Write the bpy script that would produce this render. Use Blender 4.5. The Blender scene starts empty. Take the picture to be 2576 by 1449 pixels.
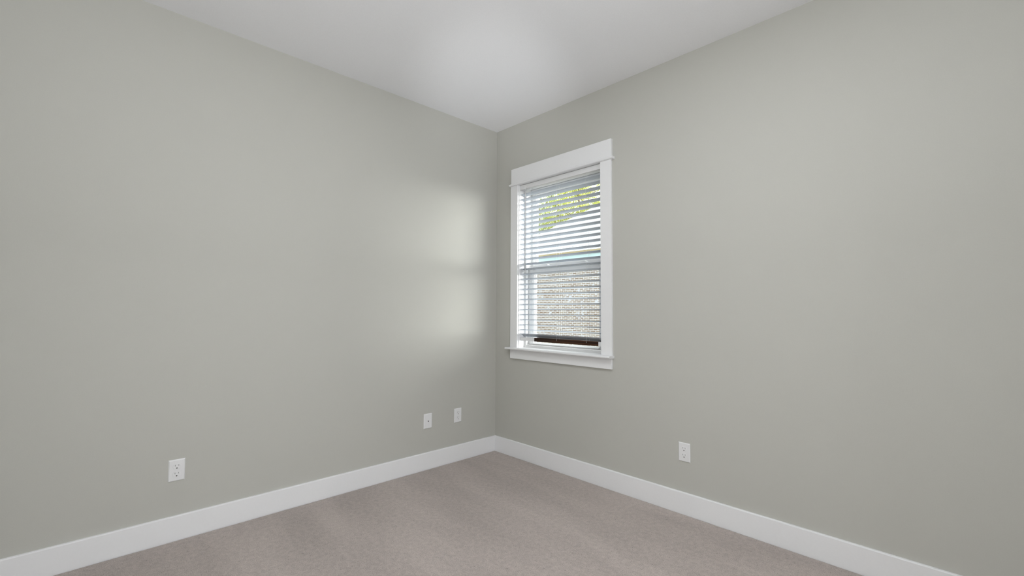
import bpy, bmesh, math, random
from mathutils import Matrix, Vector

random.seed(7)
SC = bpy.context.scene
COL = SC.collection

# ------------------------------------------------------------------ camera
F_PX, W_PX = 1136.667, 2576.0
cam_d = bpy.data.cameras.new('camera')
cam_d.sensor_fit = 'HORIZONTAL'
cam_d.sensor_width = 36.0
cam_d.lens = 36.0 * F_PX / W_PX
cam_d.clip_start = 0.02
cam_d.clip_end = 300
cam = bpy.data.objects.new('camera', cam_d)
COL.objects.link(cam)
_r = Vector((0.69406792, 0.71989414, 0.00470743))
_u = Vector((0.03301076, -0.03835718, 0.99871869))
_f = Vector((-0.71915229, 0.69302320, 0.05038674))
M3 = Matrix((_r, _u, -_f)).transposed()
cam.matrix_world = Matrix.Translation((2.907446, -2.610356, 1.175775)) @ M3.to_4x4()
SC.camera = cam

# ------------------------------------------------------------------ world, lamps, exposure
SC.view_settings.view_transform = 'Standard'
SC.view_settings.look = 'None'
SC.view_settings.gamma = 1.0
SC.view_settings.use_curve_mapping = False
SC.view_settings.exposure = 0.0

world = bpy.data.worlds.new('overcast_sky')
SC.world = world
world.use_nodes = True
bg = world.node_tree.nodes['Background']
bg.inputs['Color'].default_value = (0.96, 1.0, 1.02, 1)
bg.inputs['Strength'].default_value = 2.4

sun_d = bpy.data.lights.new('sun', 'SUN')
sun_d.energy = 20.0
sun_d.angle = math.radians(56)     # veiled sun, low to the right of the house
sun_d.color = (1.0, 0.985, 0.965)
sun = bpy.data.objects.new('sun', sun_d)
COL.objects.link(sun)
sun.rotation_euler = Vector((-0.88, -0.46, -0.055)).to_track_quat('-Z', 'Y').to_euler()

RX, RY, H = 3.40, -3.20, 2.743      # room runs x 0..RX, y RY..0, z 0..H
WT = 0.18                           # wall thickness

def area_light(name, loc, direction, sx, sy, power, color=(1, 1, 1), shape='RECTANGLE'):
    d = bpy.data.lights.new(name, 'AREA')
    d.shape = shape
    d.size = sx
    if shape in ('RECTANGLE', 'ELLIPSE'):
        d.size_y = sy
    d.energy = power
    d.color = color
    o = bpy.data.objects.new(name, d)
    COL.objects.link(o)
    o.location = loc
    o.rotation_euler = Vector(direction).to_track_quat('-Z', 'Z').to_euler()
    return o

# ceiling lamp, then unseen fill lights added to even out the room
area_light('ceiling_lamp_light', (2.15, -1.65, H - 0.035), (0, 0, -1), 0.22, 0.22, 19.0, (0.935, 0.965, 1.0), 'DISK')
area_light('bounce_fill', (3.05, -2.90, 1.70), (-0.05, 0.05, 1), 0.30, 0.30, 42.0, (0.935, 0.965, 1.0), 'DISK')  # added ceiling bounce fill, no lamp stands here
area_light('low_wall_fill', (2.35, RY + 0.03, 0.62), (-0.1, 1, -0.12), 1.40, 0.95, 8.0, (0.935, 0.965, 1.0))  # added fill for the low walls, the back wall is solid
area_light('side_opening_fill', (RX + 1.30, -1.75, 1.05), (-1, 0, 0), 1.30, 1.90, 30.0, (0.935, 0.965, 1.0))  # added fill beyond the side opening, aimed at the left wall

sp_d = bpy.data.lights.new('ceiling_glow_fill', 'SPOT')   # spot added for the ceiling glow over the window corner
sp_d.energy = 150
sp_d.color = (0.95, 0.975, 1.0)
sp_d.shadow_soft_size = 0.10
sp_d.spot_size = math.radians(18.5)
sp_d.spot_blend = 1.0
sp = bpy.data.objects.new('ceiling_glow_fill', sp_d)
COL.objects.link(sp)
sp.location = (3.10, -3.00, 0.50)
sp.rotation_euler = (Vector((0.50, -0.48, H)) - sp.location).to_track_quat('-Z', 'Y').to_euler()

# ------------------------------------------------------------------ materials
def mat(name, color, rough=0.6, spec=0.3, metal=0.0):
    m = bpy.data.materials.new(name)
    m.use_nodes = True
    b = m.node_tree.nodes['Principled BSDF']
    b.inputs['Base Color'].default_value = (*color, 1)
    b.inputs['Roughness'].default_value = rough
    b.inputs['Specular IOR Level'].default_value = spec
    b.inputs['Metallic'].default_value = metal
    return m

def N(m, t, **kw):
    n = m.node_tree.nodes.new(t)
    for k, v in kw.items():
        setattr(n, k, v)
    return n

def L(m, a, b):
    m.node_tree.links.new(a, b)

def painted(name, color, rough, spec, scale=260.0, strength=0.04, dist=0.0006, var=0.015):
    """paint with the faint roller stipple of a finished wall"""
    m = mat(name, color, rough, spec)
    b = m.node_tree.nodes['Principled BSDF']
    tc = N(m, 'ShaderNodeTexCoord')
    n = N(m, 'ShaderNodeTexNoise')
    n.inputs['Scale'].default_value = scale
    n.inputs['Detail'].default_value = 3
    L(m, tc.outputs['Object'], n.inputs['Vector'])
    bp = N(m, 'ShaderNodeBump')
    bp.inputs['Strength'].default_value = strength
    bp.inputs['Distance'].default_value = dist
    L(m, n.outputs['Fac'], bp.inputs['Height'])
    L(m, bp.outputs['Normal'], b.inputs['Normal'])
    mr = N(m, 'ShaderNodeMapRange')
    mr.inputs['From Min'].default_value = 0.3
    mr.inputs['From Max'].default_value = 0.7
    mr.inputs['To Min'].default_value = 1 - var
    mr.inputs['To Max'].default_value = 1 + var
    L(m, n.outputs['Fac'], mr.inputs['Value'])
    mx = N(m, 'ShaderNodeMix', data_type='RGBA', blend_type='MULTIPLY')
    mx.inputs['Factor'].default_value = 1
    mx.inputs['A'].default_value = (*color, 1)
    L(m, mr.outputs['Result'], mx.inputs['B'])
    L(m, mx.outputs['Result'], b.inputs['Base Color'])
    return m

WALL_C = (0.535, 0.530, 0.490)
M_WALL = painted('greige_wall_paint', WALL_C, 0.75, 0.25)
M_CEIL = painted('flat_white_ceiling_paint', (0.90, 0.90, 0.92), 0.9, 0.15, 180, 0.05)
M_TRIM = painted('white_semigloss_trim_paint', (0.875, 0.875, 0.885), 0.38, 0.4, 90, 0.015, 0.0004, 0.006)
M_VINYL = mat('white_vinyl', (0.79, 0.79, 0.79), 0.4, 0.4)
M_PLATE = mat('white_plastic', (0.82, 0.82, 0.825), 0.35, 0.45)
M_HOLE = mat('dark_recess', (0.02, 0.02, 0.02), 0.8, 0.1)
M_SLOT = mat('grey_recess', (0.30, 0.30, 0.30), 0.8, 0.1)
M_METAL = mat('nickel', (0.45, 0.44, 0.42), 0.35, 0.5, 0.9)
M_SLAT = mat('slat_backlit_shade', (0.56, 0.60, 0.66), 0.5, 0.3)  # white slats, backlit shade put into the base colour
M_BLIND = mat('white_blind_vinyl', (0.82, 0.82, 0.83), 0.45, 0.35)
M_CORD = mat('white_cord', (0.75, 0.75, 0.74), 0.8, 0.1)
M_WAND = mat('grey_clear_wand', (0.42, 0.42, 0.43), 0.25, 0.5)

# darker window exposure painted on the white bottom rail as grained brown
M_BROWN = mat('dark_exposure_brown', (0.045, 0.014, 0.004), 0.45, 0.3)
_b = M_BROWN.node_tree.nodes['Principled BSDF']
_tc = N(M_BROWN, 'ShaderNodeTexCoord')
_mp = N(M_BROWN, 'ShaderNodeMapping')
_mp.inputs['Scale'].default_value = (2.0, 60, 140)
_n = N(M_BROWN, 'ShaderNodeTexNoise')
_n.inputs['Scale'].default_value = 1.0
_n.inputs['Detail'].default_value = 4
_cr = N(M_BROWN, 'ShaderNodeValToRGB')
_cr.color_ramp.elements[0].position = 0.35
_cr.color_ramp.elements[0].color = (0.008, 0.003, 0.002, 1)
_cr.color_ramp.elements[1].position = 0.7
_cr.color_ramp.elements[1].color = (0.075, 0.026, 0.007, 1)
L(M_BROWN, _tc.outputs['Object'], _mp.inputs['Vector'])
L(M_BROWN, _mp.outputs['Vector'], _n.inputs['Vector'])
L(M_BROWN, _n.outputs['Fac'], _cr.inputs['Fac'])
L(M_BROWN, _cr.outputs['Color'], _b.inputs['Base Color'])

# window glass: clear, with a weak mirror
M_GLASS = bpy.data.materials.new('window_glass')
M_GLASS.use_nodes = True
nt = M_GLASS.node_tree
nt.nodes.clear()
_o = nt.nodes.new('ShaderNodeOutputMaterial')
_mix = nt.nodes.new('ShaderNodeMixShader')
_t = nt.nodes.new('ShaderNodeBsdfTransparent')
_t.inputs['Color'].default_value = (0.95, 0.97, 0.96, 1)
_g = nt.nodes.new('ShaderNodeBsdfGlossy')
_g.inputs['Roughness'].default_value = 0.02
_mix.inputs['Fac'].default_value = 0.035
nt.links.new(_t.outputs[0], _mix.inputs[1])
nt.links.new(_g.outputs[0], _mix.inputs[2])
nt.links.new(_mix.outputs[0], _o.inputs['Surface'])

def carpet_material():
    m = mat('taupe_cut_pile_carpet', (0.40, 0.345, 0.305), 1.0, 0.05)
    b = m.node_tree.nodes['Principled BSDF']
    b.inputs['Sheen Weight'].default_value = 0.15
    tc = N(m, 'ShaderNodeTexCoord')
    # tufts
    n1 = N(m, 'ShaderNodeTexNoise')
    n1.inputs['Scale'].default_value = 240
    n1.inputs['Detail'].default_value = 4
    n1.inputs['Roughness'].default_value = 0.65
    L(m, tc.outputs['Object'], n1.inputs['Vector'])
    r1 = N(m, 'ShaderNodeValToRGB')
    r1.color_ramp.elements[0].position = 0.30
    r1.color_ramp.elements[0].color = (0.255, 0.220, 0.202, 1)
    r1.color_ramp.elements[1].position = 0.72
    r1.color_ramp.elements[1].color = (0.575, 0.508, 0.472, 1)
    e = r1.color_ramp.elements.new(0.46)
    e.color = (0.445, 0.388, 0.357, 1)
    L(m, n1.outputs['Fac'], r1.inputs['Fac'])
    # dark gaps between tufts
    v = N(m, 'ShaderNodeTexNoise')
    v.inputs['Scale'].default_value = 105
    v.inputs['Detail'].default_value = 2
    L(m, tc.outputs['Object'], v.inputs['Vector'])
    r2 = N(m, 'ShaderNodeMapRange')
    r2.inputs['From Min'].default_value = 0.25
    r2.inputs['From Max'].default_value = 0.33
    r2.inputs['To Min'].default_value = 0.52
    r2.inputs['To Max'].default_value = 1.0
    L(m, v.outputs['Fac'], r2.inputs['Value'])
    # nap laid by the vacuum, long strokes out from the left wall
    mp = N(m, 'ShaderNodeMapping')
    mp.inputs['Scale'].default_value = (0.9, 3.4, 1)
    mp.inputs['Rotation'].default_value = (0, 0, math.radians(4))
    L(m, tc.outputs['Object'], mp.inputs['Vector'])
    n3 = N(m, 'ShaderNodeTexNoise')
    n3.inputs['Scale'].default_value = 1.15
    n3.inputs['Detail'].default_value = 3
    n3.inputs['Distortion'].default_value = 0.25
    L(m, mp.outputs['Vector'], n3.inputs['Vector'])
    r3 = N(m, 'ShaderNodeMapRange')
    r3.inputs['From Min'].default_value = 0.36
    r3.inputs['From Max'].default_value = 0.64
    r3.inputs['To Min'].default_value = 0.92
    r3.inputs['To Max'].default_value = 1.07
    L(m, n3.outputs['Fac'], r3.inputs['Value'])
    m1 = N(m, 'ShaderNodeMix', data_type='RGBA', blend_type='MULTIPLY')
    m1.inputs['Factor'].default_value = 1
    L(m, r1.outputs['Color'], m1.inputs['A'])
    L(m, r2.outputs['Result'], m1.inputs['B'])
    m2 = N(m, 'ShaderNodeMix', data_type='RGBA', blend_type='MULTIPLY')
    m2.inputs['Factor'].default_value = 1
    n4 = N(m, 'ShaderNodeTexNoise')
    n4.inputs['Scale'].default_value = 42
    n4.inputs['Detail'].default_value = 3
    n4.inputs['Roughness'].default_value = 0.6
    L(m, tc.outputs['Object'], n4.inputs['Vector'])
    r4 = N(m, 'ShaderNodeMapRange')
    r4.inputs['From Min'].default_value = 0.32
    r4.inputs['From Max'].default_value = 0.68
    r4.inputs['To Min'].default_value = 0.90
    r4.inputs['To Max'].default_value = 1.09
    L(m, n4.outputs['Fac'], r4.inputs['Value'])
    m3 = N(m, 'ShaderNodeMix', data_type='RGBA', blend_type='MULTIPLY')
    m3.inputs['Factor'].default_value = 1
    L(m, m1.outputs['Result'], m3.inputs['A'])
    L(m, r4.outputs['Result'], m3.inputs['B'])
    L(m, m3.outputs['Result'], m2.inputs['A'])
    L(m, r3.outputs['Result'], m2.inputs['B'])
    L(m, m2.outputs['Result'], b.inputs['Base Color'])
    bp = N(m, 'ShaderNodeBump')
    bp.inputs['Strength'].default_value = 0.55
    bp.inputs['Distance'].default_value = 0.004
    L(m, n1.outputs['Fac'], bp.inputs['Height'])
    L(m, bp.outputs['Normal'], b.inputs['Normal'])
    return m

M_CARPET = carpet_material()

def brick_material():
    m = mat('tan_brick_white_mortar', (0.4, 0.3, 0.2), 0.9, 0.1)
    b = m.node_tree.nodes['Principled BSDF']
    tc = N(m, 'ShaderNodeTexCoord')
    mp = N(m, 'ShaderNodeMapping')
    mp.inputs['Rotation'].default_value = (math.radians(90), 0, 0)   # wall face lies in x,z
    L(m, tc.outputs['Object'], mp.inputs['Vector'])
    br = N(m, 'ShaderNodeTexBrick')
    br.offset = 0.5
    br.inputs['Scale'].default_value = 1.0
    br.inputs['Brick Width'].default_value = 0.2135
    br.inputs['Row Height'].default_value = 0.0677
    br.inputs['Mortar Size'].default_value = 0.011
    br.inputs['Mortar Smooth'].default_value = 0.1
    br.inputs['Bias'].default_value = -0.1
    br.inputs['Color1'].default_value = (0.27, 0.205, 0.155, 1)
    br.inputs['Color2'].default_value = (0.42, 0.365, 0.30, 1)
    br.inputs['Mortar'].default_value = (0.72, 0.73, 0.76, 1)
    L(m, mp.outputs['Vector'], br.inputs['Vector'])
    # limewashed smears
    n = N(m, 'ShaderNodeTexNoise')
    n.inputs['Scale'].default_value = 3.4
    n.inputs['Detail'].default_value = 5
    n.inputs['Roughness'].default_value = 0.7
    L(m, tc.outputs['Object'], n.inputs['Vector'])
    r = N(m, 'ShaderNodeMapRange')
    r.inputs['From Min'].default_value = 0.58
    r.inputs['From Max'].default_value = 0.68
    L(m, n.outputs['Fac'], r.inputs['Value'])
    mx = N(m, 'ShaderNodeMix', data_type='RGBA')
    mx.inputs['B'].default_value = (0.64, 0.68, 0.76, 1)
    L(m, r.outputs['Result'], mx.inputs['Factor'])
    L(m, br.outputs['Color'], mx.inputs['A'])
    L(m, mx.outputs['Result'], b.inputs['Base Color'])
    return m

M_BRICK = brick_material()

def roof_material():
    m = mat('pale_shingles', (0.62, 0.63, 0.64), 0.9, 0.1)
    b = m.node_tree.nodes['Principled BSDF']
    tc = N(m, 'ShaderNodeTexCoord')
    br = N(m, 'ShaderNodeTexBrick')
    br.offset = 0.37
    br.inputs['Scale'].default_value = 1.0
    br.inputs['Brick Width'].default_value = 2.6
    br.inputs['Row Height'].default_value = 0.145
    br.inputs['Mortar Size'].default_value = 0.010
    br.inputs['Color1'].default_value = (0.60, 0.61, 0.62, 1)
    br.inputs['Color2'].default_value = (0.70, 0.71, 0.71, 1)
    br.inputs['Mortar'].default_value = (0.22, 0.24, 0.26, 1)
    L(m, tc.outputs['Object'], br.inputs['Vector'])
    L(m, br.outputs['Color'], b.inputs['Base Color'])
    return m

M_ROOF = roof_material()
M_FASCIA = mat('sky_tinted_fascia', (0.55, 0.74, 0.76), 0.6, 0.3)  # reflected sky put into the fascia colour
M_GUTTER = mat('tan_gutter', (0.36, 0.30, 0.17), 0.5, 0.3)
M_SOFFIT = mat('cream_soffit', (0.66, 0.62, 0.48), 0.7, 0.2)

def leaf_material(name, c1, c2):
    m = mat(name, c1, 0.6, 0.25)
    b = m.node_tree.nodes['Principled BSDF']
    b.inputs['Transmission Weight'].default_value = 0.0
    tc = N(m, 'ShaderNodeTexCoord')
    n = N(m, 'ShaderNodeTexNoise')
    n.inputs['Scale'].default_value = 3.0
    n.inputs['Detail'].default_value = 5
    n.inputs['Roughness'].default_value = 0.8
    L(m, tc.outputs['Object'], n.inputs['Vector'])
    cr = N(m, 'ShaderNodeValToRGB')
    cr.color_ramp.elements[0].position = 0.38
    cr.color_ramp.elements[0].color = (*c1, 1)
    cr.color_ramp.elements[1].position = 0.62
    cr.color_ramp.elements[1].color = (*c2, 1)
    L(m, n.outputs['Fac'], cr.inputs['Fac'])
    L(m, cr.outputs['Color'], b.inputs['Base Color'])
    out = m.node_tree.nodes['Material Output']
    tr = N(m, 'ShaderNodeBsdfTranslucent')
    L(m, cr.outputs['Color'], tr.inputs['Color'])
    mx = N(m, 'ShaderNodeMixShader')
    mx.inputs['Fac'].default_value = 0.4
    L(m, b.outputs[0], mx.inputs[1])
    L(m, tr.outputs[0], mx.inputs[2])
    L(m, mx.outputs[0], out.inputs['Surface'])
    return m

M_LEAF_Y = leaf_material('yellow_green_leaves', (0.13, 0.16, 0.02), (0.66, 0.68, 0.17))
M_LEAF_G = leaf_material('mid_green_leaves', (0.10, 0.16, 0.05), (0.44, 0.52, 0.20))
M_BARK = mat('grey_brown_bark', (0.16, 0.12, 0.09), 0.9, 0.1)
M_GRASS = mat('dry_pale_ground', (0.30, 0.28, 0.24), 1.0, 0.05)

# ------------------------------------------------------------------ mesh helpers
def add_box(bm, x0, x1, y0, y1, z0, z1):
    vs = [bm.verts.new((x, y, z)) for x in (x0, x1) for y in (y0, y1) for z in (z0, z1)]
    for f in ((0, 1, 3, 2), (4, 6, 7, 5), (0, 4, 5, 1), (2, 3, 7, 6), (0, 2, 6, 4), (1, 5, 7, 3)):
        bm.faces.new([vs[i] for i in f])
    return vs

def add_prism(bm, prof, axis, a0, a1):
    """closed profile of 2-D points extruded along an axis; profile axes are the two others in x,y,z order"""
    def P(u, v, a):
        return {'x': (a, u, v), 'y': (u, a, v), 'z': (u, v, a)}[axis]
    A = [bm.verts.new(P(u, v, a0)) for u, v in prof]
    B = [bm.verts.new(P(u, v, a1)) for u, v in prof]
    n = len(prof)
    for i in range(n):
        bm.faces.new((A[i], A[(i + 1) % n], B[(i + 1) % n], B[i]))
    bm.faces.new(A[::-1])
    bm.faces.new(B)

def add_tube(bm, p0, p1, r, seg=8):
    p0, p1 = Vector(p0), Vector(p1)
    d = (p1 - p0).normalized()
    a = d.orthogonal().normalized()
    b = d.cross(a)
    A, B = [], []
    for i in range(seg):
        t = 2 * math.pi * i / seg
        o = a * math.cos(t) * r + b * math.sin(t) * r
        A.append(bm.verts.new(p0 + o))
        B.append(bm.verts.new(p1 + o))
    for i in range(seg):
        bm.faces.new((A[i], A[(i + 1) % seg], B[(i + 1) % seg], B[i]))
    bm.faces.new(A[::-1])
    bm.faces.new(B)

def obj(name, bm, m, parent=None, bevel=0.0, seg=2, smooth=False, origin=None):
    bmesh.ops.recalc_face_normals(bm, faces=bm.faces[:])
    me = bpy.data.meshes.new(name)
    if origin is not None:
        bmesh.ops.translate(bm, verts=bm.verts[:], vec=-Vector(origin))
    bm.to_mesh(me)
    bm.free()
    me.materials.append(m)
    o = bpy.data.objects.new(name, me)
    COL.objects.link(o)
    if origin is not None:
        o.location = origin
    if parent is not None:
        o.parent = parent
    if smooth:
        for p in me.polygons:
            p.use_smooth = True
    if bevel > 0:
        md = o.modifiers.new('bevel', 'BEVEL')
        md.width = bevel
        md.segments = seg
        md.limit_method = 'ANGLE'
        md.angle_limit = math.radians(40)
    return o

def box(name, m, b, parent=None, bevel=0.0, seg=2):
    bm = bmesh.new()
    add_box(bm, *b)
    return obj(name, bm, m, parent, bevel, seg)

def empty(name, loc=(0, 0, 0)):
    o = bpy.data.objects.new(name, None)
    o.empty_display_size = 0.1
    COL.objects.link(o)
    o.location = loc
    return o

def tag(o, label=None, cat=None, group=None, kind=None):
    if label:
        o['label'] = label
    if cat:
        o['category'] = cat
    if group:
        o['group'] = group
    if kind:
        o['kind'] = kind
    return o

def copy_tree(o, parent=None):
    c = o.copy()
    COL.objects.link(c)
    if parent is not None:
        c.parent = parent
    for ch in list(o.children):
        copy_tree(ch, c)
    return c

# ------------------------------------------------------------------ room shell
def struct(o):
    o['kind'] = 'structure'
    return o

# carpet: flat, its edge tucked down along the baseboards
def tuck(d):
    pts = [(0.0, -0.0085), (0.006, -0.0045), (0.013, -0.0015), (0.024, 0.0)]
    if d >= pts[-1][0]:
        return 0.0
    for (a, za), (b, zb) in zip(pts, pts[1:]):
        if d <= b:
            return za + (zb - za) * (d - a) / (b - a)
    return 0.0

bm = bmesh.new()
BT = 0.014
edge = [0.0, 0.003, 0.006, 0.009, 0.013, 0.018, 0.024, 0.04]
xs = [BT + e for e in edge] + [0.2 + i * 0.16 for i in range(20)] + [RX]
ys = [-BT - e for e in edge] + [-0.2 - i * 0.15 for i in range(20)] + [RY]
grid = [[bm.verts.new((x, y, tuck(min(x - BT, -BT - y)))) for y in ys] for x in xs]
for i in range(len(xs) - 1):
    for j in range(len(ys) - 1):
        bm.faces.new((grid[i][j], grid[i + 1][j], grid[i + 1][j + 1], grid[i][j + 1]))
o = obj('floor', bm, M_CARPET)
for p in o.data.polygons:
    if p.normal.z < 0:
        p.flip()
struct(o)
struct(box('floor_slab', M_TRIM, (-WT, RX + WT, RY - WT, WT, -0.16, -0.012)))
struct(box('ceiling', M_CEIL, (-WT, RX + WT, RY - WT, WT, H, H + 0.15)))
struct(box('wall_left', M_WALL, (-WT, 0, RY - WT, WT, -0.012, H)))

def wall_with_hole(name, axis, lo, hi, t0, t1, h0, h1, z0, z1):
    """wall along axis from lo to hi, thickness t0..t1, opening h0..h1 by z0..z1"""
    bm = bmesh.new()
    for a0, a1, b0, b1 in ((lo, h0, -0.012, H), (h1, hi, -0.012, H), (h0, h1, -0.012, z0), (h0, h1, z1, H)):
        if axis == 'x':
            add_box(bm, a0, a1, t0, t1, b0, b1)
        else:
            add_box(bm, t0, t1, a0, a1, b0, b1)
    return struct(obj(name, bm, M_WALL))

OX0, OX1, OZ0, OZ1 = 0.268, 1.106, 0.862, 2.232       # rough opening of the window
wall_with_hole('wall_right', 'x', 0, RX + WT, 0, WT, OX0, OX1, OZ0, OZ1)
struct(box('wall_back', M_WALL, (0, RX + WT, RY - WT, RY, -0.012, H)))
wall_with_hole('wall_side', 'y', RY, 0, RX, RX + WT, -2.50, -1.00, -0.012, 2.10)  # opening added to let the side fill in
bm = bmesh.new()                                     # box added beyond the side wall to house the fill and block sun
hx0, hx1 = RX + WT, RX + WT + 1.30
add_box(bm, hx1, hx1 + 0.1, -2.80, -0.70, -0.012, 2.5)
add_box(bm, hx0, hx1, -2.80, -2.70, -0.012, 2.5)
add_box(bm, hx0, hx1, -0.80, -0.70, -0.012, 2.5)
struct(obj('wall_light_box', bm, M_WALL))
struct(box('ceiling_light_box', M_CEIL, (hx0, hx1 + 0.1, -2.80, -0.70, 2.5, 2.6)))
struct(box('floor_light_box', M_CARPET, (RX, hx1, -2.70, -0.80, -0.16, -0.001)))
bm = bmesh.new()
for y0, y1, z0, z1 in ((-2.59, -2.50, 0, 2.10), (-1.00, -0.91, 0, 2.10), (-2.61, -0.89, 2.10, 2.24)):
    add_box(bm, RX - 0.018, RX, y0, y1, z0, z1)
struct(obj('trim_1', bm, M_TRIM, None, 0.002))

# baseboards: flat board with an eased top edge
BH = 0.119
def board_profile(sign):
    p = [(0, -0.012), (BT, -0.012), (BT, BH - 0.004), (BT - 0.0012, BH - 0.0012), (BT - 0.004, BH), (0, BH)]
    return [(sign * u, v) for u, v in p]
bm = bmesh.new()
add_prism(bm, board_profile(1), 'y', RY, 0.0)
struct(obj('baseboard_left', bm, M_TRIM))
bm = bmesh.new()
add_prism(bm, board_profile(-1), 'x', BT, RX)
struct(obj('baseboard_right', bm, M_TRIM))

# ------------------------------------------------------------------ window_1 : craftsman casing + vinyl double-hung
win = struct(empty('window_1', (0.69, 0, 0.877)))
WO = Vector((0.69, 0, 0.877))

def wpart(name, m, boxes, parent=None, bevel=0.0015, seg=2):
    bm = bmesh.new()
    for b in boxes:
        add_box(bm, *b)
    par = parent or win
    o = obj(name, bm, m, None, bevel, seg)
    o.parent = par
    o.matrix_parent_inverse = Matrix.Identity(4)
    if par is win:
        o.location = -WO
    return o

CX0, CX1 = 0.197, 1.183
IX0, IX1 = 0.2775, 1.0955
wpart('head_casing', M_TRIM, [(0.2015, 1.187, -0.0185, 0, 2.230, 2.3595)])
bm = bmesh.new()                                     # bead between head and side casings, rounded nose
prof = [(0, 2.2155), (-0.026, 2.2155), (-0.031, 2.2185), (-0.033, 2.2242), (-0.031, 2.230), (-0.026, 2.233), (0, 2.233)]
add_prism(bm, prof, 'x', 0.1885, 1.2025)
o = obj('bead', bm, M_TRIM)
o.parent = win
o.location = -WO
for x0, x1 in ((CX0, IX0), (IX1, CX1)):
    wpart('side_casing', M_TRIM, [(x0, x1, -0.018, 0, 0.8765, 2.216)])
bm = bmesh.new()
prof = [(0.062, 0.8605), (-0.052, 0.8605), (-0.0575, 0.863), (-0.060, 0.868), (-0.0585, 0.8735), (-0.054, 0.877), (0.062, 0.877)]
add_box(bm, IX0 + 0.0055, IX1 - 0.0055, 0.0, 0.062, 0.8605, 0.877)
prof2 = [(0.0, 0.8605)] + prof[1:6] + [(0.0, 0.877)]
add_prism(bm, prof2, 'x', 0.1745, 1.1905)
o = obj('stool', bm, M_TRIM)
o.parent = win
o.location = -WO
wpart('apron', M_TRIM, [(CX0, 1.1795, -0.018, 0, 0.7865, 0.861)])

JX0, JX1, JZ0, JZ1 = 0.283, 1.090, 0.877, 2.2165
wpart('jamb', M_TRIM, [(OX0 + 0.0005, JX0, 0, 0.165, 0.8625, 2.2315), (JX1, OX1 - 0.0005, 0, 0.165, 0.8625, 2.2315), (JX0, JX1, 0, 0.165, JZ1, 2.2315), (JX0, JX1, 0.062, 0.165, 0.8625, 0.8765)], bevel=0.001)
# vinyl main frame: inner lip, then the two tracks
fr = wpart('window_frame', M_VINYL, [
    (JX0, 0.3065, 0.060, 0.088, JZ0, JZ1), (JX1 - 0.0235, JX1, 0.060, 0.088, JZ0, JZ1),
    (0.3065, JX1 - 0.0235, 0.060, 0.088, JZ0, 0.8965), (0.3065, JX1 - 0.0235, 0.060, 0.088, 2.193, JZ1),
    (JX0, 0.2985, 0.088, 0.160, JZ0, JZ1), (JX1 - 0.0155, JX1, 0.088, 0.160, JZ0, JZ1),
    (0.2985, JX1 - 0.0155, 0.088, 0.160, JZ0, 0.890), (0.2985, JX1 - 0.0155, 0.088, 0.160, 2.199, JZ1),
    (0.2985, 0.3065, 0.1235, 0.1275, 0.890, 2.199), (JX1 - 0.0235, JX1 - 0.0155, 0.1235, 0.1275, 0.890, 2.199),
], bevel=0.001)

def sash(name, y0, y1, z0, z1, bot, top, stile, x0, x1):
    bm = bmesh.new()
    add_box(bm, x0, x0 + stile, y0, y1, z0, z1)
    add_box(bm, x1 - stile, x1, y0, y1, z0, z1)
    add_box(bm, x0 + stile, x1 - stile, y0, y1, z0, z0 + bot)
    add_box(bm, x0 + stile, x1 - stile, y0, y1, z1 - top, z1)
    # glazing bead round the glass
    g0, g1 = x0 + stile, x1 - stile
    yb0, yb1 = (y0 + y1) / 2 - 0.006, (y0 + y1) / 2 + 0.010
    add_box(bm, g0, g0 + 0.007, yb0, yb1, z0 + bot, z1 - top)
    add_box(bm, g1 - 0.007, g1, yb0, yb1, z0 + bot, z1 - top)
    add_box(bm, g0 + 0.007, g1 - 0.007, yb0, yb1, z0 + bot, z0 + bot + 0.005)
    add_box(bm, g0 + 0.007, g1 - 0.007, yb0, yb1, z1 - top - 0.005, z1 - top)
    o = obj(name, bm, M_VINYL, None, 0.0012)
    o.parent = win
    o.location = -WO
    bm = bmesh.new()
    yc = (y0 + y1) / 2 + 0.002
    add_box(bm, g0 + 0.0055, g1 - 0.0055, yc - 0.002, yc + 0.002, z0 + bot + 0.003, z1 - top - 0.003)
    p = obj('window_pane', bm, M_GLASS)
    p.parent = o
    return o

lower = sash('lower_sash', 0.090, 0.122, 0.8975, 1.5400, 0.018, 0.060, 0.056, 0.309, 1.064)
upper = sash('upper_sash', 0.129, 0.158, 1.5060, 2.1960, 0.060, 0.048, 0.050, 0.3000, 1.073)
# finger lip of the lower sash
bm = bmesh.new()
add_prism(bm, [(0.0905, 0.9030), (0.078, 0.9040), (0.0755, 0.9085), (0.0770, 0.9135), (0.081, 0.9150), (0.0905, 0.9150)], 'x', 0.330, 1.010)
o = obj('lift_lip', bm, M_VINYL)
o.parent = lower
# two cam locks on the meeting rail
for lx in (0.487, 0.859):
    bm = bmesh.new()
    arc = [(lx - 0.036, 1.5395), (lx - 0.030, 1.545), (lx - 0.016, 1.5525), (lx, 1.5555), (lx + 0.016, 1.5525), (lx + 0.030, 1.545), (lx + 0.036, 1.5395)]
    add_prism(bm, arc, 'y', 0.098, 0.119)
    add_box(bm, lx - 0.004, lx + 0.026, 0.092, 0.100, 1.5400, 1.5475)
    o = obj('sash_lock', bm, M_VINYL, None, 0.0015)
    o.parent = lower

# ------------------------------------------------------------------ the blind (hangs inside the jambs)
blind = tag(empty('window_blind', (0.6865, 0.033, 2.2155)),
            'horizontal slat blind with white slats coloured grey as backlit shade, white headrail and bottom rail darkened by an added strip, hung inside the window',
            'window blind')
BO = Vector((0.6865, 0.033, 2.2155))

def bpart(o, parent=None):
    o.parent = parent or blind
    if parent is None:
        o.location = Vector(o.location) - BO
    return o

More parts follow.
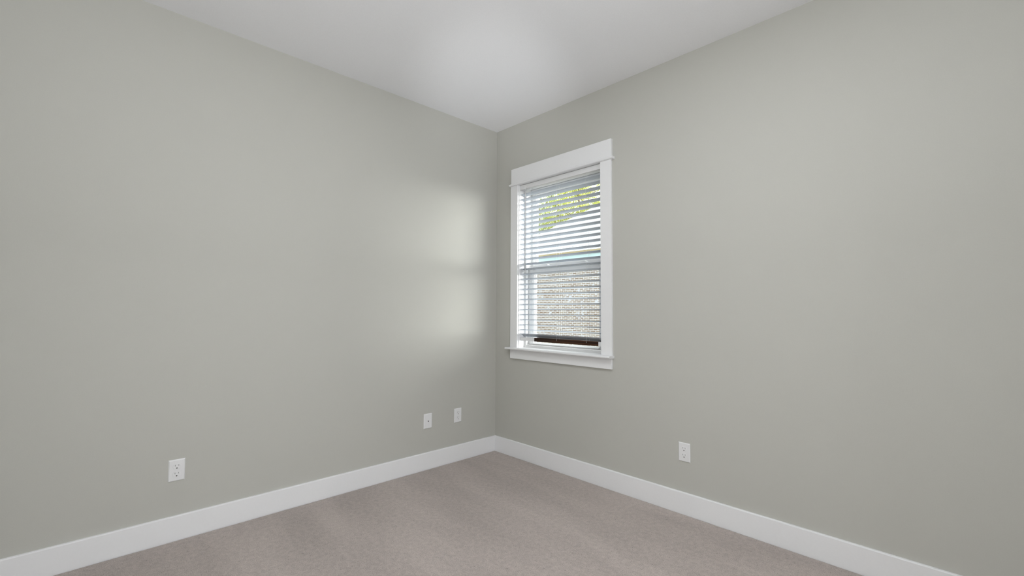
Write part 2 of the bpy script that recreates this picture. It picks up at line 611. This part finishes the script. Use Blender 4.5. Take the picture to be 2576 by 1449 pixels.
bm = bmesh.new()
hp = [(0.008, 2.1800), (0.0065, 2.1790), (0.0065, 2.1765), (0.060, 2.1765), (0.060, 2.2140), (0.008, 2.2140)]
add_prism(bm, hp, 'x', 0.2850, 1.0880)
bpart(obj('headrail', bm, M_BLIND, None, 0.0008))

SX0, SX1 = 0.2870, 1.0860
def slat_mesh(tan_tilt, width=0.047):
    """gently crowned slat, front edge at y=0 z=0, back edge falling by tan_tilt"""
    bm = bmesh.new()
    n = 6
    top, bot = [], []
    for i in range(n + 1):
        t = i / n
        y = t * width
        z = -tan_tilt * y + 0.0016 * (1 - (2 * t - 1) ** 2)
        th = 0.0034 if 0 < i < n else 0.0022
        top.append((y, z + th / 2))
        bot.append((y, z - th / 2))
    add_prism(bm, top + bot[::-1], 'x', SX0, SX1)
    return bm

PITCH = 0.0412
first = None
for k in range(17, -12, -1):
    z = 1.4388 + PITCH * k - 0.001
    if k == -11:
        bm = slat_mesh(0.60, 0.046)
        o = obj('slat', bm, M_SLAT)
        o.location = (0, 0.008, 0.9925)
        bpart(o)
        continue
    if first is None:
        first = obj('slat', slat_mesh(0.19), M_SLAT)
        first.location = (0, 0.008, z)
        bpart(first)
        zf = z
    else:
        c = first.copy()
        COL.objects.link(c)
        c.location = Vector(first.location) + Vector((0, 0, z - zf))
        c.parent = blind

bm = bmesh.new()
add_box(bm, SX0, SX1, 0.010, 0.058, 0.9345, 0.9615)
rail = bpart(obj('bottom_rail', bm, M_BLIND, None, 0.003, 3))
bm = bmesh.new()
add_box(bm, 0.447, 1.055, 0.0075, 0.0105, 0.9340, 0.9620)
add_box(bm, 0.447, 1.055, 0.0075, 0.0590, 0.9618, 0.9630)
o = obj('rail_dark_strip', bm, M_BROWN, None, 0.0008)  # added strip carrying the exposure darkening of the white rail
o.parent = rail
o['label'] = 'dark brown strip painting a darker exposure on the white bottom rail'

for lx in (0.399, 0.679, 0.955):
    bm = bmesh.new()
    for dx, y in ((0, 0.0062), (0.0, 0.0605)):
        add_tube(bm, (lx + dx, y, 0.950), (lx + dx, y, 2.178), 0.0006, 6)
    for k in range(17, -11, -1):                     # rungs under every slat
        z = 1.4388 + PITCH * k - 0.0035
        add_tube(bm, (lx, 0.0062, z), (lx, 0.0605, z - 0.0072), 0.0004, 4)
    bpart(obj('ladder_cord', bm, M_CORD))
    bm = bmesh.new()
    add_tube(bm, (lx + 0.006, 0.033, 0.955), (lx + 0.006, 0.033, 2.178), 0.0008, 6)
    bpart(obj('lift_cord', bm, M_CORD))
bm = bmesh.new()
add_tube(bm, (0.3490, 0.0010, 1.500), (0.3510, 0.0010, 2.168), 0.0036, 6)
wand = bpart(obj('tilt_wand', bm, M_WAND, None, 0, smooth=False))
bm = bmesh.new()
add_tube(bm, (0.3490, 0.0010, 1.484), (0.3490, 0.0010, 1.503), 0.0048, 8)
o = obj('wand_tip', bm, M_BLIND)
o.parent = wand
bm = bmesh.new()
add_tube(bm, (0.3510, 0.0010, 2.166), (0.3510, 0.0010, 2.186), 0.0022, 6)
add_tube(bm, (0.3510, 0.0010, 2.184), (0.3510, 0.0080, 2.184), 0.0022, 6)
o = obj('wand_hook', bm, M_BLIND)
o.parent = wand

# ------------------------------------------------------------------ wall plates
def plate_bm(w=0.0705, h=0.1095, t=0.0058):
    """bevelled cover plate, lying in local x (width), z (height), front at -y"""
    bm = bmesh.new()
    c, fz = 0.0, -t
    ring0 = [(-w / 2, 0, -h / 2), (w / 2, 0, -h / 2), (w / 2, 0, h / 2), (-w / 2, 0, h / 2)]
    e1, e2 = 0.0006, 0.0045
    ring1 = [(x * (1 - 2 * e1 / w), -t * 0.45, z * (1 - 2 * e1 / h)) for x, y, z in ring0]
    ring2 = [(x * (1 - 2 * e2 / w), -t, z * (1 - 2 * e2 / h)) for x, y, z in ring0]
    R = [[bm.verts.new(p) for p in r] for r in (ring0, ring1, ring2)]
    for a, b in ((0, 1), (1, 2)):
        for i in range(4):
            bm.faces.new((R[a][i], R[a][(i + 1) % 4], R[b][(i + 1) % 4], R[b][i]))
    bm.faces.new(R[0][::-1])
    bm.faces.new(R[2])
    return bm

def disc_bm(r, y0, y1, z, x=0.0, seg=24, flat=None):
    bm = bmesh.new()
    pr = []
    for i in range(seg):
        a = 2 * math.pi * i / seg
        px, pz = r * math.cos(a), r * math.sin(a)
        if flat:
            pz = max(-flat, min(flat, pz))
        pr.append((x + px, z + pz))
    add_prism(bm, pr, 'y', y0, y1)
    return bm

def make_outlet():
    root = empty('wall_outlet')
    obj('cover_plate', plate_bm(), M_PLATE, root)
    for s in (1, -1):
        zc = 0.0195 * s
        face = obj('receptacle', disc_bm(0.0172, -0.0074, -0.0050, zc, 0, 32, 0.0142), M_PLATE, root, 0.0007)
        for nm, bx, mm in (('slot', (-0.0085, -0.0062, -0.0078, -0.0060, zc + 0.0015, zc + 0.0100), M_SLOT),
                           ('slot', (0.0062, 0.0085, -0.0078, -0.0060, zc + 0.0025, zc + 0.0092), M_SLOT)):
            bm = bmesh.new()
            add_box(bm, *bx)
            obj(nm, bm, mm, face)
        bm = bmesh.new()
        pr = [(-0.0028, zc - 0.0055), (-0.0028, zc - 0.0085), (-0.0018, zc - 0.0103), (0.0018, zc - 0.0103), (0.0028, zc - 0.0085), (0.0028, zc - 0.0055)]
        add_prism(bm, pr, 'y', -0.0079, -0.0060)
        obj('ground_hole', bm, M_HOLE, face)
    obj('screw', disc_bm(0.0030, -0.0066, -0.0050, 0.0, 0, 16), M_PLATE, root)
    return root

Z90 = math.radians(90)
out1 = make_outlet()
tag(out1, 'white duplex power outlet at the far left, alone on the left wall', 'outlet', 'duplex power outlets')
out1.location = (0.0, -2.2045, 0.3475)
out1.rotation_euler = (0, 0, Z90)
out2 = copy_tree(out1)
tag(out2, 'white duplex power outlet on the left wall nearest the room corner', 'outlet', 'duplex power outlets')
out2.location = (0.0, -0.4000, 0.3480)
out3 = copy_tree(out1)
tag(out3, 'white duplex power outlet on the right wall, right of the window', 'outlet', 'duplex power outlets')
out3.location = (1.6680, 0.0, 0.3498)
out3.rotation_euler = (0, 0, 0)

cab = tag(empty('cable_wall_plate'), 'white cable wall plate with one small round jack in its centre', 'wall plate')
obj('cover_plate', plate_bm(0.0715), M_PLATE, cab)
jack = obj('coax_jack', disc_bm(0.0046, -0.0105, -0.0050, 0.0, 0, 6), M_METAL, cab)
obj('jack_hole', disc_bm(0.0030, -0.0112, -0.0060, 0.0, 0, 16), M_HOLE, jack)
for s in (1, -1):
    obj('screw', disc_bm(0.0028, -0.0066, -0.0050, 0.041 * s, 0, 16), M_PLATE, cab)
cab.location = (0.0, -0.6795, 0.3478)
cab.rotation_euler = (0, 0, Z90)

# ------------------------------------------------------------------ outside: lawn, brick house, trees
bm = bmesh.new()
vs = [bm.verts.new(p) for p in ((-60, 0.3, -0.45), (30, 0.3, -0.45), (30, 70, -0.45), (-60, 70, -0.45))]
bm.faces.new(vs)
struct(obj('ground', bm, M_GRASS))

house = tag(empty('brick_house', (-7, 11, -0.45)), 'tan brick house with pale hip roof seen through the window', 'house')
HO = Vector((-7, 11, -0.45))
def hpart(name, bm, m):
    o = obj(name, bm, m)
    o.parent = house
    o.location = -HO
    return o
HX0, HX1, HY0, HY1 = -12.15, 1.5, 11.0, 20.0
EZ = 3.35
bm = bmesh.new()
add_box(bm, HX0, HX1, HY0, HY1, -0.45, 3.12)
hpart('brick_wall', bm, M_BRICK)
ov = 0.5
bm = bmesh.new()
s = 0.71
half = (HY1 - HY0) / 2 + ov
a = [(HX0 - ov, HY0 - ov, EZ), (HX1 + ov, HY0 - ov, EZ), (HX1 + ov, HY1 + ov, EZ), (HX0 - ov, HY1 + ov, EZ)]
rz = EZ + s * half
rg = [(HX0 - ov + half, HY0 - ov + half, rz), (HX1 + ov - half, HY0 - ov + half, rz)]
A = [bm.verts.new(p) for p in a]
B = [bm.verts.new((x, y, z - 0.04)) for x, y, z in a]
G = [bm.verts.new(p) for p in rg]
bm.faces.new((A[0], A[1], G[1], G[0]))
bm.faces.new((A[1], A[2], G[1]))
bm.faces.new((A[2], A[3], G[0], G[1]))
bm.faces.new((A[3], A[0], G[0]))
for i in range(4):
    bm.faces.new((A[i], B[i], B[(i + 1) % 4], A[(i + 1) % 4]))
bm.faces.new(B[::-1])
hpart('roof', bm, M_ROOF)
bm = bmesh.new()
add_box(bm, HX0 - ov - 0.10, HX1 + ov + 0.10, HY0 - ov - 0.10, HY0 - ov, EZ - 0.10, EZ + 0.01)
hpart('gutter', bm, M_GUTTER)
bm = bmesh.new()
add_box(bm, HX0 - ov, HX1 + ov, HY0 - ov - 0.005, HY0 - ov + 0.02, EZ - 0.245, EZ - 0.04)
hpart('fascia', bm, M_FASCIA)
bm = bmesh.new()
add_box(bm, HX0 - ov, HX1 + ov, HY0 - ov + 0.02, HY0, EZ - 0.24, EZ - 0.225)
add_box(bm, HX0, HX1, HY0 - 0.03, HY0, EZ - 0.42, EZ - 0.24)
hpart('soffit', bm, M_SOFFIT)

def tree(name, label, x, y, h, cr, ch, n, leaf, m, seed, size):
    rnd = random.Random(seed)
    root = tag(empty(name, (x, y, -0.45)), label, 'tree', 'trees beyond the brick house')
    bm = bmesh.new()
    prev, pr = Vector((0, 0, 0)), 0.20
    for i in range(1, 7):
        q = Vector((rnd.uniform(-.12, .12) * i, rnd.uniform(-.12, .12) * i, h * 0.14 * i))
        add_tube(bm, prev, q, pr * 0.9, 8)
        if i > 2:
            for _ in range(3):
                a = rnd.uniform(0, 6.28)
                e = q + Vector((math.cos(a) * cr * .75, math.sin(a) * cr * .75, rnd.uniform(.5, 1.8)))
                add_tube(bm, q, e, 0.045, 5)
        prev, pr = q, pr * 0.8
    obj('trunk', bm, M_BARK, root)
    # leaves in clumps so that sky shows between them
    bm = bmesh.new()
    clumps = []
    while len(clumps) < 46:
        v = Vector((rnd.uniform(-1, 1), rnd.uniform(-1, 1), rnd.uniform(-1, 1)))
        if 0.25 < v.length < 1:
            clumps.append((Vector((v.x * cr, v.y * cr, h * 0.62 + v.z * ch)), rnd.uniform(0.45, 1.0)))
    for i in range(n):
        c, r = clumps[rnd.randrange(len(clumps))]
        d = Vector((rnd.gauss(0, 1), rnd.gauss(0, 1), rnd.gauss(0, 0.8))) * r * 0.55
        p = c + d
        nrm = Vector((rnd.gauss(0, 1), rnd.gauss(0, 1), rnd.gauss(0.4, 1))).normalized()
        t = nrm.orthogonal().normalized()
        b = nrm.cross(t)
        a = rnd.uniform(0, 6.28)
        t, b = t * math.cos(a) + b * math.sin(a), b * math.cos(a) - t * math.sin(a)
        L_, W_ = size * rnd.uniform(.7, 1.3), size * rnd.uniform(.35, .6)
        q = [p - t * L_, p - t * L_ * .1 + b * W_, p + t * L_, p - t * L_ * .1 - b * W_]
        bm.faces.new([bm.verts.new(v) for v in q])
    obj('crown', bm, m, root)

tree('leafy_tree', 'yellow-green tree above the roof, middle of the upper sash', -19.0, 26.0, 15.2, 3.0, 3.6, 20000, 0, M_LEAF_Y, 3, 0.062)
tree('leafy_tree', 'darker green tree at the left edge of the upper sash', -26.0, 29.0, 15.6, 2.4, 3.8, 15000, 0, M_LEAF_G, 5, 0.065)
tree('leafy_tree', 'tall yellow-green tree farthest behind the roof, between the other two', -30.5, 42.0, 22.0, 4.2, 5.0, 16000, 0, M_LEAF_Y, 8, 0.09)
